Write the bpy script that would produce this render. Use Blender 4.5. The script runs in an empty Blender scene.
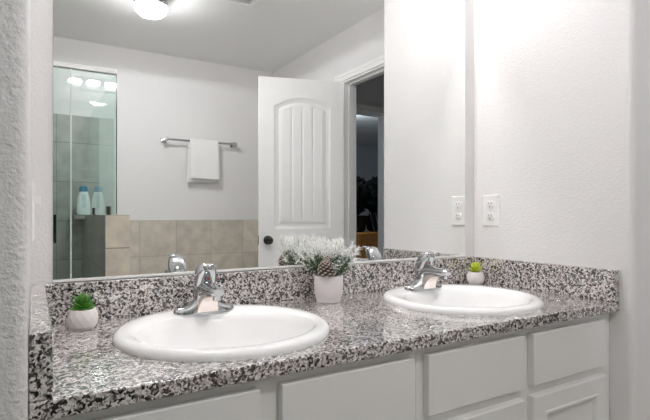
import bpy, bmesh, math, random
from mathutils import Vector, Matrix
C = bpy.context.scene.collection
scene = bpy.context.scene
PI = math.pi
sin, cos = math.sin, math.cos
rnd = random.Random(7)

# ------------------------------------------------------------------ camera, world, exposure
W, D, CEIL = 1.54, 2.777, 2.44          # alcove width, distance of far wall, ceiling height
XE = 1.933                                # entry wall of the bathroom
YC = 0.612                               # depth of the vanity alcove
ZC = 0.84                                 # countertop height
cam = bpy.data.cameras.new('camera')
cam.sensor_width = 36
cam.lens = 482.51 / 650 * 36
cam.shift_y = 4.71 / 650
cam.clip_start = 0.02
cam_o = bpy.data.objects.new('camera', cam)
cam_o.location = (0.0041, -1.3686, 1.1056)
cam_o.rotation_euler = (PI / 2, 0, -0.5440)
C.objects.link(cam_o)
scene.camera = cam_o
wd = bpy.data.worlds.new('world')
scene.world = wd
wd.use_nodes = True
wd.node_tree.nodes['Background'].inputs[0].default_value = (0.8, 0.85, 0.9, 1)
wd.node_tree.nodes['Background'].inputs[1].default_value = 0.02
BULB, DOME, DOME_W, BEDLAMP = 55.0, 66.0, 23.5, 30.0   # emission of the lamps, and watts of the spot added under the dome
scene.view_settings.view_transform = 'Standard'
scene.view_settings.look = 'None'
scene.view_settings.exposure = 0.0
scene.view_settings.gamma = 1
scene.view_settings.use_curve_mapping = False
cy = scene.cycles
cy.max_bounces = 14
cy.diffuse_bounces = 8
cy.glossy_bounces = 8
cy.transparent_max_bounces = 16
cy.caustics_reflective = True
cy.sample_clamp_indirect = 0
cy.use_guiding = True
cy.guiding_training_samples = 48
cy.surface_guiding_probability = 0.9
cy.use_adaptive_sampling = False
cy.use_denoising = True
cy.blur_glossy = 0.0

# ------------------------------------------------------------------ materials
def mat(name, col, rough=0.5, metal=0.0, spec=0.5, emit=None, estr=0.0):
    m = bpy.data.materials.new(name)
    m.use_nodes = True
    b = m.node_tree.nodes['Principled BSDF']
    b.inputs['Base Color'].default_value = (*col, 1)
    b.inputs['Roughness'].default_value = rough
    b.inputs['Metallic'].default_value = metal
    b.inputs['Specular IOR Level'].default_value = spec
    if emit:
        b.inputs['Emission Color'].default_value = (*emit, 1)
        b.inputs['Emission Strength'].default_value = estr
    return m

def N(m, t, **kw):
    n = m.node_tree.nodes.new(t)
    for k, v in kw.items():
        setattr(n, k, v)
    return n

def L(m, a, b):
    m.node_tree.links.new(a, b)

def objcoord(m):
    return N(m, 'ShaderNodeTexCoord').outputs['Object']

def ramp(m, fac, stops, interp='LINEAR'):
    r = N(m, 'ShaderNodeValToRGB')
    r.color_ramp.interpolation = interp
    e = r.color_ramp.elements
    while len(e) < len(stops):
        e.new(0.5)
    for i, (p, c) in enumerate(stops):
        e[i].position = p
        e[i].color = (*c, 1)
    L(m, fac, r.inputs[0])
    return r.outputs[0]

def painted(name, col, scale=110, strength=0.35, dist=0.004, rough=0.6):
    """roller / orange-peel textured paint"""
    m = mat(name, col, rough, spec=0.3)
    tc = objcoord(m)
    n = N(m, 'ShaderNodeTexNoise')
    n.inputs['Scale'].default_value = scale
    n.inputs['Detail'].default_value = 3
    n.inputs['Roughness'].default_value = 0.55
    L(m, tc, n.inputs['Vector'])
    b = N(m, 'ShaderNodeBump')
    b.inputs['Strength'].default_value = strength
    b.inputs['Distance'].default_value = dist
    L(m, n.outputs[0], b.inputs['Height'])
    L(m, b.outputs[0], m.node_tree.nodes['Principled BSDF'].inputs['Normal'])
    return m

def granite_mat():
    m = mat('granite', (0.7, 0.65, 0.63), 0.17, spec=0.75)
    b = m.node_tree.nodes['Principled BSDF']
    b.inputs['Coat Weight'].default_value = 1.0          # polished and sealed
    b.inputs['Coat Roughness'].default_value = 0.08
    b.inputs['Coat IOR'].default_value = 1.6
    tc = objcoord(m)
    n = N(m, 'ShaderNodeTexNoise')
    n.inputs['Scale'].default_value = 95
    n.inputs['Detail'].default_value = 2
    L(m, tc, n.inputs['Vector'])
    mix = N(m, 'ShaderNodeMix', data_type='VECTOR')
    mix.inputs['Factor'].default_value = 0.012
    L(m, tc, mix.inputs[4]); L(m, n.outputs['Color'], mix.inputs[5])
    vec = mix.outputs[1]
    v = N(m, 'ShaderNodeTexVoronoi')
    v.inputs['Scale'].default_value = 235
    L(m, vec, v.inputs['Vector'])
    sep = N(m, 'ShaderNodeSeparateColor')
    L(m, v.outputs['Color'], sep.inputs[0])
    big = N(m, 'ShaderNodeTexNoise')
    big.inputs['Scale'].default_value = 80
    big.inputs['Detail'].default_value = 2
    L(m, tc, big.inputs['Vector'])
    add = N(m, 'ShaderNodeMath', operation='MULTIPLY_ADD')
    L(m, big.outputs[0], add.inputs[0]); add.inputs[1].default_value = 0.8
    L(m, sep.outputs[0], add.inputs[2])
    off = N(m, 'ShaderNodeMath', operation='MULTIPLY_ADD')
    L(m, add.outputs[0], off.inputs[0]); off.inputs[1].default_value = 0.56; off.inputs[2].default_value = 0.02
    col = ramp(m, off.outputs[0], [(0.0, (0.010, 0.010, 0.012)), (0.345, (0.07, 0.068, 0.068)), (0.42, (0.25, 0.225, 0.215)),
                                   (0.48, (0.50, 0.455, 0.44)), (0.55, (0.70, 0.655, 0.635)), (0.66, (0.81, 0.775, 0.755))], 'CONSTANT')
    # fine pepper
    v2 = N(m, 'ShaderNodeTexVoronoi')
    v2.inputs['Scale'].default_value = 420
    L(m, vec, v2.inputs['Vector'])
    s2 = N(m, 'ShaderNodeSeparateColor')
    L(m, v2.outputs['Color'], s2.inputs[0])
    pep = ramp(m, s2.outputs[1], [(0.0, (0.22, 0.2, 0.2)), (0.10, (0.7, 0.66, 0.64)), (0.26, (1, 1, 1))], 'CONSTANT')
    mul = N(m, 'ShaderNodeMix', data_type='RGBA', blend_type='MULTIPLY')
    mul.inputs[0].default_value = 1.0
    L(m, col, mul.inputs[6]); L(m, pep, mul.inputs[7])
    L(m, mul.outputs[2], b.inputs['Base Color'])
    return m

def tile_mat(name, base, grout, sx, sy, axes='xz', off=(0, 0), vary=0.1, rough=0.35):
    """stone tiles with grout; axes picks the plane the grid lies in"""
    m = mat(name, base, rough, spec=0.4)
    b = m.node_tree.nodes['Principled BSDF']
    tc = objcoord(m)
    sp = N(m, 'ShaderNodeSeparateXYZ')
    L(m, tc, sp.inputs[0])
    cb = N(m, 'ShaderNodeCombineXYZ')
    idx = {'x': 0, 'y': 1, 'z': 2}
    for k in range(2):
        a = N(m, 'ShaderNodeMath', operation='ADD')
        L(m, sp.outputs[idx[axes[k]]], a.inputs[0]); a.inputs[1].default_value = off[k]
        L(m, a.outputs[0], cb.inputs[k])
    br = N(m, 'ShaderNodeTexBrick')
    br.offset = 0.0
    br.inputs['Scale'].default_value = 1
    br.inputs['Mortar Size'].default_value = 0.0028
    br.inputs['Mortar Smooth'].default_value = 0.2
    br.inputs['Brick Width'].default_value = sx
    br.inputs['Row Height'].default_value = sy
    br.inputs['Color1'].default_value = (*[c * (1 - vary) for c in base], 1)
    br.inputs['Color2'].default_value = (*[min(1, c * (1 + vary)) for c in base], 1)
    br.inputs['Mortar'].default_value = (*grout, 1)
    L(m, cb.outputs[0], br.inputs['Vector'])
    n = N(m, 'ShaderNodeTexNoise')
    n.inputs['Scale'].default_value = 14
    n.inputs['Detail'].default_value = 6
    L(m, tc, n.inputs['Vector'])
    cl = ramp(m, n.outputs[0], [(0.3, (0.82, 0.82, 0.82)), (0.7, (1.1, 1.09, 1.08))])
    mul = N(m, 'ShaderNodeMix', data_type='RGBA', blend_type='MULTIPLY')
    mul.inputs[0].default_value = 1
    L(m, br.outputs[0], mul.inputs[6]); L(m, cl, mul.inputs[7])
    L(m, mul.outputs[2], b.inputs['Base Color'])
    bp = N(m, 'ShaderNodeBump')
    bp.inputs['Strength'].default_value = 0.4
    bp.inputs['Distance'].default_value = -0.002
    L(m, br.outputs['Fac'], bp.inputs['Height'])
    L(m, bp.outputs[0], b.inputs['Normal'])
    return m

def glass_mat(name, tint):
    """thin architectural glass: tinted transparency plus Fresnel reflection on the outer faces"""
    m = bpy.data.materials.new(name)
    m.use_nodes = True
    nt = m.node_tree
    nt.nodes.remove(nt.nodes['Principled BSDF'])
    tr = N(m, 'ShaderNodeBsdfTransparent'); tr.inputs[0].default_value = (*tint, 1)
    gl = N(m, 'ShaderNodeBsdfGlossy'); gl.inputs['Roughness'].default_value = 0.0
    gl.inputs['Color'].default_value = (0.95, 1, 0.98, 1)
    fr = N(m, 'ShaderNodeFresnel'); fr.inputs[0].default_value = 1.5
    geo = N(m, 'ShaderNodeNewGeometry')
    inv = N(m, 'ShaderNodeMath', operation='SUBTRACT'); inv.inputs[0].default_value = 1
    L(m, geo.outputs['Backfacing'], inv.inputs[1])
    mu = N(m, 'ShaderNodeMath', operation='MULTIPLY')
    L(m, fr.outputs[0], mu.inputs[0]); L(m, inv.outputs[0], mu.inputs[1])
    mx = N(m, 'ShaderNodeMixShader')
    L(m, mu.outputs[0], mx.inputs[0]); L(m, tr.outputs[0], mx.inputs[1]); L(m, gl.outputs[0], mx.inputs[2])
    L(m, mx.outputs[0], nt.nodes['Material Output'].inputs[0])
    return m

def mirror_mat():
    m = bpy.data.materials.new('mirror_silver')
    m.use_nodes = True
    nt = m.node_tree
    nt.nodes.remove(nt.nodes['Principled BSDF'])
    gl = N(m, 'ShaderNodeBsdfGlossy')
    gl.inputs['Roughness'].default_value = 0.0
    gl.inputs['Color'].default_value = (0.93, 0.945, 0.935, 1)
    L(m, gl.outputs[0], nt.nodes['Material Output'].inputs[0])
    return m

def wood_mat(name, a, b_, scale=(2, 30, 30), rough=0.4):
    m = mat(name, a, rough)
    tc = objcoord(m)
    mp = N(m, 'ShaderNodeMapping')
    mp.inputs['Scale'].default_value = scale
    L(m, tc, mp.inputs[0])
    n = N(m, 'ShaderNodeTexNoise')
    n.inputs['Scale'].default_value = 1
    n.inputs['Detail'].default_value = 5
    L(m, mp.outputs[0], n.inputs['Vector'])
    L(m, ramp(m, n.outputs[0], [(0.3, a), (0.7, b_)]), m.node_tree.nodes['Principled BSDF'].inputs['Base Color'])
    return m

def mottled(name, a, b_, scale, rough=0.6, bump=0.0):
    m = mat(name, a, rough)
    tc = objcoord(m)
    n = N(m, 'ShaderNodeTexNoise')
    n.inputs['Scale'].default_value = scale
    n.inputs['Detail'].default_value = 4
    L(m, tc, n.inputs['Vector'])
    pb = m.node_tree.nodes['Principled BSDF']
    L(m, ramp(m, n.outputs[0], [(0.35, a), (0.65, b_)]), pb.inputs['Base Color'])
    if bump:
        bp = N(m, 'ShaderNodeBump')
        bp.inputs['Strength'].default_value = bump
        bp.inputs['Distance'].default_value = 0.002
        L(m, n.outputs[0], bp.inputs['Height'])
        L(m, bp.outputs[0], pb.inputs['Normal'])
    return m

def label_mat():
    m = mat('bottle_label', (0.75, 0.85, 0.87), 0.35)
    sp = N(m, 'ShaderNodeSeparateXYZ'); L(m, objcoord(m), sp.inputs[0])
    cb = N(m, 'ShaderNodeCombineXYZ'); L(m, sp.outputs[0], cb.inputs[0]); L(m, sp.outputs[2], cb.inputs[1])
    br = N(m, 'ShaderNodeTexBrick')
    br.inputs['Scale'].default_value = 1
    br.inputs['Brick Width'].default_value = 0.011
    br.inputs['Row Height'].default_value = 0.019
    br.inputs['Mortar Size'].default_value = 0.0035
    br.inputs['Color1'].default_value = (0.10, 0.38, 0.50, 1)
    br.inputs['Color2'].default_value = (0.60, 0.76, 0.80, 1)
    br.inputs['Mortar'].default_value = (0.74, 0.85, 0.87, 1)
    L(m, cb.outputs[0], br.inputs['Vector'])
    L(m, br.outputs[0], m.node_tree.nodes['Principled BSDF'].inputs['Base Color'])
    return m

M = dict(
    wall=painted('wall_paint', (0.80, 0.79, 0.785), 130, 0.40, 0.004),
    wall_rough=painted('heavy_textured_paint', (0.76, 0.75, 0.745), 120, 0.8, 0.006),
    ceil=painted('ceiling_paint', (0.90, 0.90, 0.89), 60, 0.4, 0.004, 0.8),
    trim=mat('trim_paint', (0.92, 0.92, 0.915), 0.35),
    doorp=mat('door_paint', (0.93, 0.93, 0.925), 0.35),
    cab=mat('cabinet_paint', (0.83, 0.825, 0.81), 0.38),
    granite=granite_mat(),
    porcelain=mat('porcelain', (0.90, 0.90, 0.895), 0.07, spec=0.6),
    chrome=mat('chrome', (0.60, 0.61, 0.625), 0.05, 1.0),
    chrome_tinted=mat('reflection_tinted_chrome', (0.93, 0.84, 0.79), 0.38, 1.0),  # pink base colour stands in for a reflection in the chrome
    lamp_base=mat('satin_nickel', (0.30, 0.30, 0.30), 0.45, 0.6),
    nickel=mat('dark_nickel', (0.30, 0.32, 0.32), 0.35, 1.0),
    steel=mat('brushed_metal', (0.62, 0.62, 0.61), 0.28, 1.0),
    dark_metal=mat('dark_bronze', (0.09, 0.085, 0.08), 0.14, 1.0),
    red=mat('red_mark', (0.35, 0.02, 0.02), 0.4),
    mirror=mirror_mat(),
    mirror_edge=mat('mirror_edge', (0.28, 0.33, 0.31), 0.3),
    channel=mat('mirror_channel', (0.92, 0.92, 0.91), 0.3),
    glass=glass_mat('shower_glass', (0.90, 0.952, 0.937)),
    glass_edge=mat('glass_edge', (0.70, 0.80, 0.77), 0.25),
    plastic=mat('white_plastic', (0.86, 0.85, 0.84), 0.35),
    slot=mat('outlet_slot', (0.05, 0.045, 0.04), 0.5),
    pot=mat('matte_white_ceramic', (0.80, 0.755, 0.735), 0.6),
    pinkpot=mat('pale_ceramic', (0.84, 0.785, 0.795), 0.55),
    soil=mat('dark_soil', (0.06, 0.045, 0.035), 0.9),
    leaf=mottled('succulent_green', (0.025, 0.13, 0.012), (0.09, 0.30, 0.03), 60, 0.4),
    lime=mottled('succulent_lime', (0.36, 0.50, 0.02), (0.60, 0.68, 0.06), 60, 0.4),
    needle=mottled('needle_green', (0.05, 0.10, 0.045), (0.17, 0.25, 0.13), 90, 0.7),
    frost=mat('frosted_needle', (0.92, 0.92, 0.90), 0.8),
    cone=mottled('pine_cone_brown', (0.10, 0.065, 0.05), (0.24, 0.165, 0.13), 150, 0.8),
    cone_tip=mat('pine_cone_frost', (0.66, 0.56, 0.50), 0.8),
    sprig=mottled('sprig_green', (0.10, 0.16, 0.11), (0.34, 0.42, 0.35), 140, 0.6),
    towel=mottled('terry_cloth', (0.84, 0.84, 0.835), (0.90, 0.90, 0.89), 300, 0.95, 0.5),
    tile=tile_mat('wall_tile', (0.66, 0.605, 0.525), (0.46, 0.42, 0.36), 0.295, 0.295, 'xz', (0.143, 0.12), 0.07),
    tile_shower=tile_mat('shower_tile', (0.45, 0.45, 0.425), (0.27, 0.27, 0.255), 0.295, 0.295, 'xz', (0.143, 0.12), 0.06),
    tile_y=tile_mat('side_tile', (0.45, 0.45, 0.425), (0.27, 0.27, 0.255), 0.295, 0.295, 'yz', (0.1, 0.12), 0.07),
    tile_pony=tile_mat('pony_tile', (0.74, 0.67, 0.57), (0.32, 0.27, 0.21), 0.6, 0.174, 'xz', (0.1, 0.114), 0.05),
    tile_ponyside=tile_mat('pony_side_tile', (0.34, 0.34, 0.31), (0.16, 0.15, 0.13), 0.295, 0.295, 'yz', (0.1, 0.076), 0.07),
    floor=tile_mat('floor_tile', (0.42, 0.38, 0.33), (0.3, 0.27, 0.24), 0.33, 0.33, 'xy'),
    bottle=mat('pearl_bottle', (0.86, 0.92, 0.93), 0.3),
    blue=mat('blue_cap', (0.03, 0.24, 0.42), 0.3),
    print_=label_mat(),
    bulb=mat('lit_bulb', (1, 1, 1), 0.4, emit=(1.0, 0.965, 0.972), estr=BULB),
    dome=mat('lit_dome', (1, 1, 1), 0.4, emit=(0.985, 0.972, 1.0), estr=DOME),
    bedlamp=mat('lit_bedroom_dome', (1, 1, 1), 0.4, emit=(0.85, 0.93, 1.0), estr=BEDLAMP),
    hall=painted('hall_paint', (0.70, 0.70, 0.71), 60, 0.5, 0.006),
    bedwall=painted('bedroom_paint', (0.36, 0.38, 0.41), 80, 0.2),
    bedceil=mat('bedroom_ceiling', (0.6, 0.62, 0.63), 0.8),
    carpet=mottled('carpet', (0.25, 0.23, 0.2), (0.32, 0.3, 0.27), 60, 0.95),
    wood=wood_mat('orange_wood', (0.36, 0.14, 0.025), (0.52, 0.23, 0.05)),
    darkleaf=mat('dark_leaf', (0.008, 0.011, 0.010), 0.9, spec=0.05),
    blackpot=mat('black_pot', (0.010, 0.010, 0.012), 0.6, spec=0.1),
)

# ------------------------------------------------------------------ mesh helpers
def bx(bm, x0, x1, y0, y1, z0, z1):
    vs = [bm.verts.new((x, y, z)) for z in (z0, z1) for y in (y0, y1) for x in (x0, x1)]
    fs = [(0, 2, 3, 1), (4, 5, 7, 6), (0, 1, 5, 4), (2, 6, 7, 3), (0, 4, 6, 2), (1, 3, 7, 5)]
    return [bm.faces.new([vs[i] for i in f]) for f in fs]

def ring(bm, pts):
    return [bm.verts.new(p) for p in pts]

def skin(bm, rings, cap0=True, cap1=True, closed=True):
    n = len(rings[0])
    fs = []
    for a, b in zip(rings[:-1], rings[1:]):
        for i in range(n if closed else n - 1):
            j = (i + 1) % n
            fs.append(bm.faces.new((a[i], a[j], b[j], b[i])))
    if cap0: fs.append(bm.faces.new(list(reversed(rings[0]))))
    if cap1: fs.append(bm.faces.new(rings[-1]))
    return fs

def sellipse(c, u, v, ru, rv, e=2.0, n=24):
    c, u, v = Vector(c), Vector(u), Vector(v)
    out = []
    for k in range(n):
        t = 2 * PI * k / n
        cu, cv = cos(t), sin(t)
        out.append(c + u * ru * math.copysign(abs(cu) ** (2 / e), cu) + v * rv * math.copysign(abs(cv) ** (2 / e), cv))
    return out

def lathe(bm, prof, n=32, c=(0, 0), cap0=True, cap1=True):
    rings = [ring(bm, [(c[0] + r * cos(2 * PI * k / n), c[1] + r * sin(2 * PI * k / n), z) for k in range(n)]) for r, z in prof]
    return skin(bm, rings, cap0, cap1)

def tube(bm, pts, radii, n=10, cap=True):
    pts = [Vector(p) for p in pts]
    rings = []
    prev = None
    for i, p in enumerate(pts):
        t = (pts[min(i + 1, len(pts) - 1)] - pts[max(i - 1, 0)]).normalized()
        if prev is None:
            a = Vector((0, 0, 1)) if abs(t.z) < 0.9 else Vector((1, 0, 0))
            u = t.cross(a).normalized()
        else:
            u = (prev - t * prev.dot(t)).normalized()
        prev = u
        v = t.cross(u)
        r = radii[i] if isinstance(radii, (list, tuple)) else radii
        rings.append(ring(bm, [p + u * r * cos(2 * PI * k / n) + v * r * sin(2 * PI * k / n) for k in range(n)]))
    return skin(bm, rings, cap, cap)

def obj(name, bm, material, parent=None, bevel=0.0, smooth=True, angle=40, seg=2, sub=0):
    bmesh.ops.recalc_face_normals(bm, faces=bm.faces[:])
    me = bpy.data.meshes.new(name)
    bm.to_mesh(me)
    bm.free()
    for m in (material if isinstance(material, (list, tuple)) else [material]):
        me.materials.append(m)
    o = bpy.data.objects.new(name, me)
    C.objects.link(o)
    if parent: o.parent = parent
    if smooth:
        for p in me.polygons: p.use_smooth = True
        if not sub:
            me.set_sharp_from_angle(angle=math.radians(angle))
    if sub:
        md = o.modifiers.new('subsurf', 'SUBSURF')
        md.levels = md.render_levels = sub
    if bevel:
        md = o.modifiers.new('bevel', 'BEVEL')
        md.width = bevel
        md.segments = seg
        md.limit_method = 'ANGLE'
        md.angle_limit = math.radians(50)
        md.harden_normals = True
    return o

def box(name, x0, x1, y0, y1, z0, z1, material, parent=None, bevel=0.0, seg=2):
    bm = bmesh.new()
    bx(bm, x0, x1, y0, y1, z0, z1)
    return obj(name, bm, material, parent, bevel, smooth=bool(bevel), seg=seg)

def tag(o, label, cat=None, group=None, kind=None):
    o['label'] = label
    if cat: o['category'] = cat
    if group: o['group'] = group
    if kind: o['kind'] = kind
    return o

def thing(name, label, cat, loc=(0, 0, 0), rz=0, group=None, kind=None):
    o = bpy.data.objects.new(name, None)
    o.empty_display_size = 0.05
    o.location = loc
    o.rotation_euler = (0, 0, rz)
    C.objects.link(o)
    return tag(o, label, cat, group, kind)

def struct(o, label, cat):
    return tag(o, label, cat, None, 'structure')

def copy_tree(o, parent=None):
    c = o.copy()
    C.objects.link(c)
    if parent: c.parent = parent
    for ch in [x for x in bpy.data.objects if x.parent == o]:
        copy_tree(ch, c)
    return c

# ------------------------------------------------------------------ room shell
T = 0.10
struct(box('floor', -1.2, 7.0, -6.6, 0.12, -0.08, 0, M['floor']), 'beige tiled bathroom floor', 'floor')
struct(box('ceiling', -1.2, XE + 0.11, -D - T, 0.12, CEIL, CEIL + 0.08, M['ceil']), 'grey shaded white ceiling over the bathroom', 'ceiling')
struct(box('wall_back', -0.02, W + 0.02, 0, T, 0, CEIL, M['wall']), 'white textured wall behind the big mirror', 'wall')

def bullnose_block(x0, x1, y0, y1, corner_x):
    """wall stub with one rounded (bullnose) vertical corner at (corner_x, y0)"""
    bm = bmesh.new()
    r = 0.02
    pts = []
    for (x, y) in ((x0, y0), (x1, y0), (x1, y1), (x0, y1)):
        if y == y0 and x == corner_x:
            sx = 1 if x == x0 else -1
            arc = [(x + sx * r - sx * r * cos(a), y + r - r * sin(a)) for a in [PI / 2 * k / 8 for k in range(9)]]
            pts += arc if sx == 1 else arc[::-1]
        else:
            pts.append((x, y))
    lo = ring(bm, [(x, y, 0) for x, y in pts])
    hi = ring(bm, [(x, y, CEIL) for x, y in pts])
    skin(bm, [lo, hi])
    return bm
struct(obj('wall_left', bullnose_block(-1.1, -0.002, -YC, T, -0.002), M['wall_rough']), 'grey textured wall end at the left edge with rounded corner', 'wall')
struct(obj('wall_right', bullnose_block(W, XE + 0.11, -YC, T, W), M['wall']), 'white textured right wall beside the outlet with rounded corner', 'wall')
struct(box('wall_far', -1.1, XE, -D - T, -D, 0, CEIL, M['wall']), 'pale wall behind the towel bar, seen in the mirror', 'wall')
struct(box('wall_shower', -1.2, -1.1, -D - T, T, 0, CEIL, M['wall']), 'wall at the far side of the shower', 'wall')
DY0, DY1, DZ = -1.585, -0.97, 2.078          # bathroom doorway
bm = bmesh.new()
bx(bm, XE, XE + 0.11, -D - T, DY0, 0, CEIL)
bx(bm, XE, XE + 0.11, DY1, -YC, 0, CEIL)
bx(bm, XE, XE + 0.11, DY0, DY1, DZ, CEIL)
struct(obj('wall_entry', bm, M['wall'], smooth=False), 'pale wall around the open doorway, seen in the mirror', 'wall')
# tiled lower wall on the far side, and shower tile
struct(box('wall_tile', 0.444, XE, -D, -D + 0.012, 0, 1.06, M['tile']), 'low beige tiled wall section under the towel bar', 'wall')
bm = bmesh.new()
bx(bm, -1.1, 0.444, -D, -D + 0.012, 0, 1.86)
struct(obj('wall_shower_tile', bm, M['tile_shower'], smooth=False), 'tiled back wall inside the shower', 'wall')
struct(box('wall_shower_side_tile', -1.1, -1.088, -D + 0.012, -1.40, 0, 1.86, M['tile_y']), 'tiled side wall inside the shower', 'wall')
# half wall carrying the shower side glass
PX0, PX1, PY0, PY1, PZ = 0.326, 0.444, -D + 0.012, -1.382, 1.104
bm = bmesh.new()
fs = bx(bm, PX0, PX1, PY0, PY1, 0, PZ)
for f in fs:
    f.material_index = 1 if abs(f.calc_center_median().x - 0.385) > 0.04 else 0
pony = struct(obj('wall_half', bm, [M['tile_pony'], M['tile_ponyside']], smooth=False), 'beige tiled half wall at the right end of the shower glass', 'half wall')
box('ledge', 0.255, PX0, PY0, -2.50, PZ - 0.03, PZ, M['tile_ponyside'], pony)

# door casing and jamb
def casing_set(name, label, xface, y0, y1, z1, w, t, xs_jamb):
    """casing on the plane x = xface (towards -x) round an opening in y, plus jamb lining"""
    bm = bmesh.new()
    for (a, b, za, zb) in ((y0 - w - 0.028, y0 + 0.004, 0, z1 - 0.004), (y1 - 0.004, y1 + w, 0, z1 - 0.004), (y0 - w - 0.028, y1 + w, z1 - 0.004, z1 + w)):
        bx(bm, xface - t, xface, a, b, za, zb)
        # raised outer band
    for (a, b, za, zb) in ((y0 - w - 0.028, y0 - w - 0.01, 0, z1 + w - 0.02), (y1 + w - 0.02, y1 + w, 0, z1 + w - 0.02), (y0 - w - 0.028, y1 + w, z1 + w - 0.02, z1 + w)):
        bx(bm, xface - t - 0.006, xface - t, a, b, za, zb)
    j = 0.016
    bx(bm, xs_jamb[0], xs_jamb[1], y0, y0 + j, 0, z1)
    bx(bm, xs_jamb[0], xs_jamb[1], y1 - j, y1, 0, z1)
    bx(bm, xs_jamb[0], xs_jamb[1], y0 + j, y1 - j, z1 - j, z1)
    # door stop
    sx = (xs_jamb[0] + xs_jamb[1]) / 2
    bx(bm, sx - 0.015, sx + 0.02, y0 + j, y0 + j + 0.011, 0, z1 - j)
    bx(bm, sx - 0.015, sx + 0.02, y0 + j, y1 - j, z1 - j - 0.011, z1 - j)
    return struct(obj(name, bm, M['trim'], smooth=False), label, 'door trim')
casing_set('trim_1', 'white casing and jamb of the bathroom doorway', XE, DY0, DY1, DZ, 0.046, 0.014, (XE, XE + 0.11))

# ------------------------------------------------------------------ hall and bedroom beyond the doorway
HX = XE + 0.11
HY = -2.24
OX0, OX1 = 2.10, 2.845                       # second opening
bm = bmesh.new()
bx(bm, HX, OX0, HY - 0.1, HY, 0, CEIL)
bx(bm, OX1, 4.1, HY - 0.1, HY, 0, CEIL)
bx(bm, OX0, OX1, HY - 0.1, HY, 2.05, CEIL)
struct(obj('wall_hall', bm, M['hall'], smooth=False), 'dark hall wall above the second doorway', 'wall')
struct(box('wall_hall_end', 4.0, 4.1, HY, -0.5, 0, CEIL, M['hall']), 'far end wall of the dark hall', 'wall')
struct(box('wall_hall_near', HX, 4.1, -0.5, -0.4, 0, CEIL, M['hall']), 'near wall of the dark hall', 'wall')
struct(box('ceiling_hall', HX, 4.1, HY - 0.1, -0.4, CEIL, CEIL + 0.08, M['hall']), 'dark hall ceiling', 'ceiling')
bm = bmesh.new()
w = 0.06
for (a, b, za, zb) in ((OX0 - 0.05, OX0, 0, 2.05 + w), (OX1, OX1 + w, 0, 2.05 + w), (OX0 - 0.05, OX1 + w, 2.05, 2.05 + w)):
    bx(bm, a, b, HY, HY + 0.014, za, zb)
bx(bm, OX0 - 0.05, OX1 + w, HY + 0.014, HY + 0.022, 2.05 + w - 0.018, 2.05 + w)
bx(bm, OX0, OX0 + 0.012, HY - 0.1, HY, 0, 2.05)
bx(bm, OX1 - 0.012, OX1, HY - 0.1, HY, 0, 2.05)
bx(bm, OX0, OX1, HY - 0.1, HY, 2.038, 2.05)
struct(obj('trim_2', bm, M['trim'], smooth=False), 'casing of the second doorway across the dark hall', 'door trim')
struct(box('wall_bedroom_far', HX, 7.0, -6.4, -6.3, 0, CEIL, M['bedwall']), 'dark grey far wall of the bedroom', 'wall')
struct(box('wall_bedroom_side', 6.9, 7.0, -6.3, HY - 0.1, 0, CEIL, M['bedwall']), 'dark grey right wall of the bedroom', 'wall')
struct(box('wall_bedroom_near', 1.94, HX, -6.4, -D - T, 0, CEIL, M['bedwall']), 'dark grey near wall of the bedroom', 'wall')
struct(box('wall_bedroom_front', 4.1, 7.0, HY - 0.1, HY, 0, CEIL, M['bedwall']), 'dark grey front wall of the bedroom', 'wall')
struct(box('ceiling_bedroom', HX, 7.0, -6.4, HY - 0.1, CEIL, CEIL + 0.08, M['bedceil']), 'bedroom ceiling with a soft pool of lamp light', 'ceiling')
bl = thing('bedroom_ceiling_lamp', 'round flush lamp on the bedroom ceiling beyond the doorways', 'ceiling lamp', (3.42, -3.73, CEIL))
bm = bmesh.new(); lathe(bm, [(0.10, 0), (0.10, -0.03), (0.09, -0.035)], 24); obj('base', bm, M['steel'], bl)
bm = bmesh.new(); lathe(bm, [(0.089, -0.035), (0.084, -0.06), (0.06, -0.08), (0.015, -0.088)], 24); obj('lamp_shade', bm, M['bedlamp'], bl)
dl = bpy.data.lights.new('bedroom_added_light', 'POINT'); dl.energy = 26; dl.shadow_soft_size = 0.06; dl.color = (0.85, 0.93, 1.0)  # added point light below the fixture, for the glow on the ceiling
dlo = bpy.data.objects.new('bedroom_added_light', dl); C.objects.link(dlo); dlo.location = (0, 0, -0.24); dlo.parent = bl

# dresser with dark plants on it
dz = 0.87
dr = thing('wooden_dresser', 'orange brown wooden dresser in the dark bedroom beyond the doorways', 'dresser', (3.98, -4.05, 0), math.radians(-22))
bm = bmesh.new(); bx(bm, -0.55, 0.55, -0.22, 0.22, 0.06, dz - 0.025); obj('body', bm, M['wood'], dr, 0.004)
bm = bmesh.new(); bx(bm, -0.57, 0.57, -0.235, 0.24, dz - 0.025, dz); obj('top', bm, M['wood'], dr, 0.005)
for k in range(3):
    d_ = box('drawer', -0.52, 0.52, 0.221, 0.236, 0.09 + k * 0.235, 0.305 + k * 0.235, M['wood'], dr, 0.004)
    for s in (-0.25, 0.25):
        bm = bmesh.new(); tube(bm, [(s, 0.236, 0.2 + k * 0.235), (s, 0.25, 0.2 + k * 0.235), (s, 0.262, 0.2 + k * 0.235)], [0.006, 0.006, 0.014], 10)
        obj('knob', bm, M['dark_metal'], d_)
for s in (-1, 1):
    for t in (-1, 1):
        box('leg', s * 0.5 - 0.025, s * 0.5 + 0.025, t * 0.19 - 0.025, t * 0.19 + 0.025, 0, 0.06, M['wood'], dr)

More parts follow.
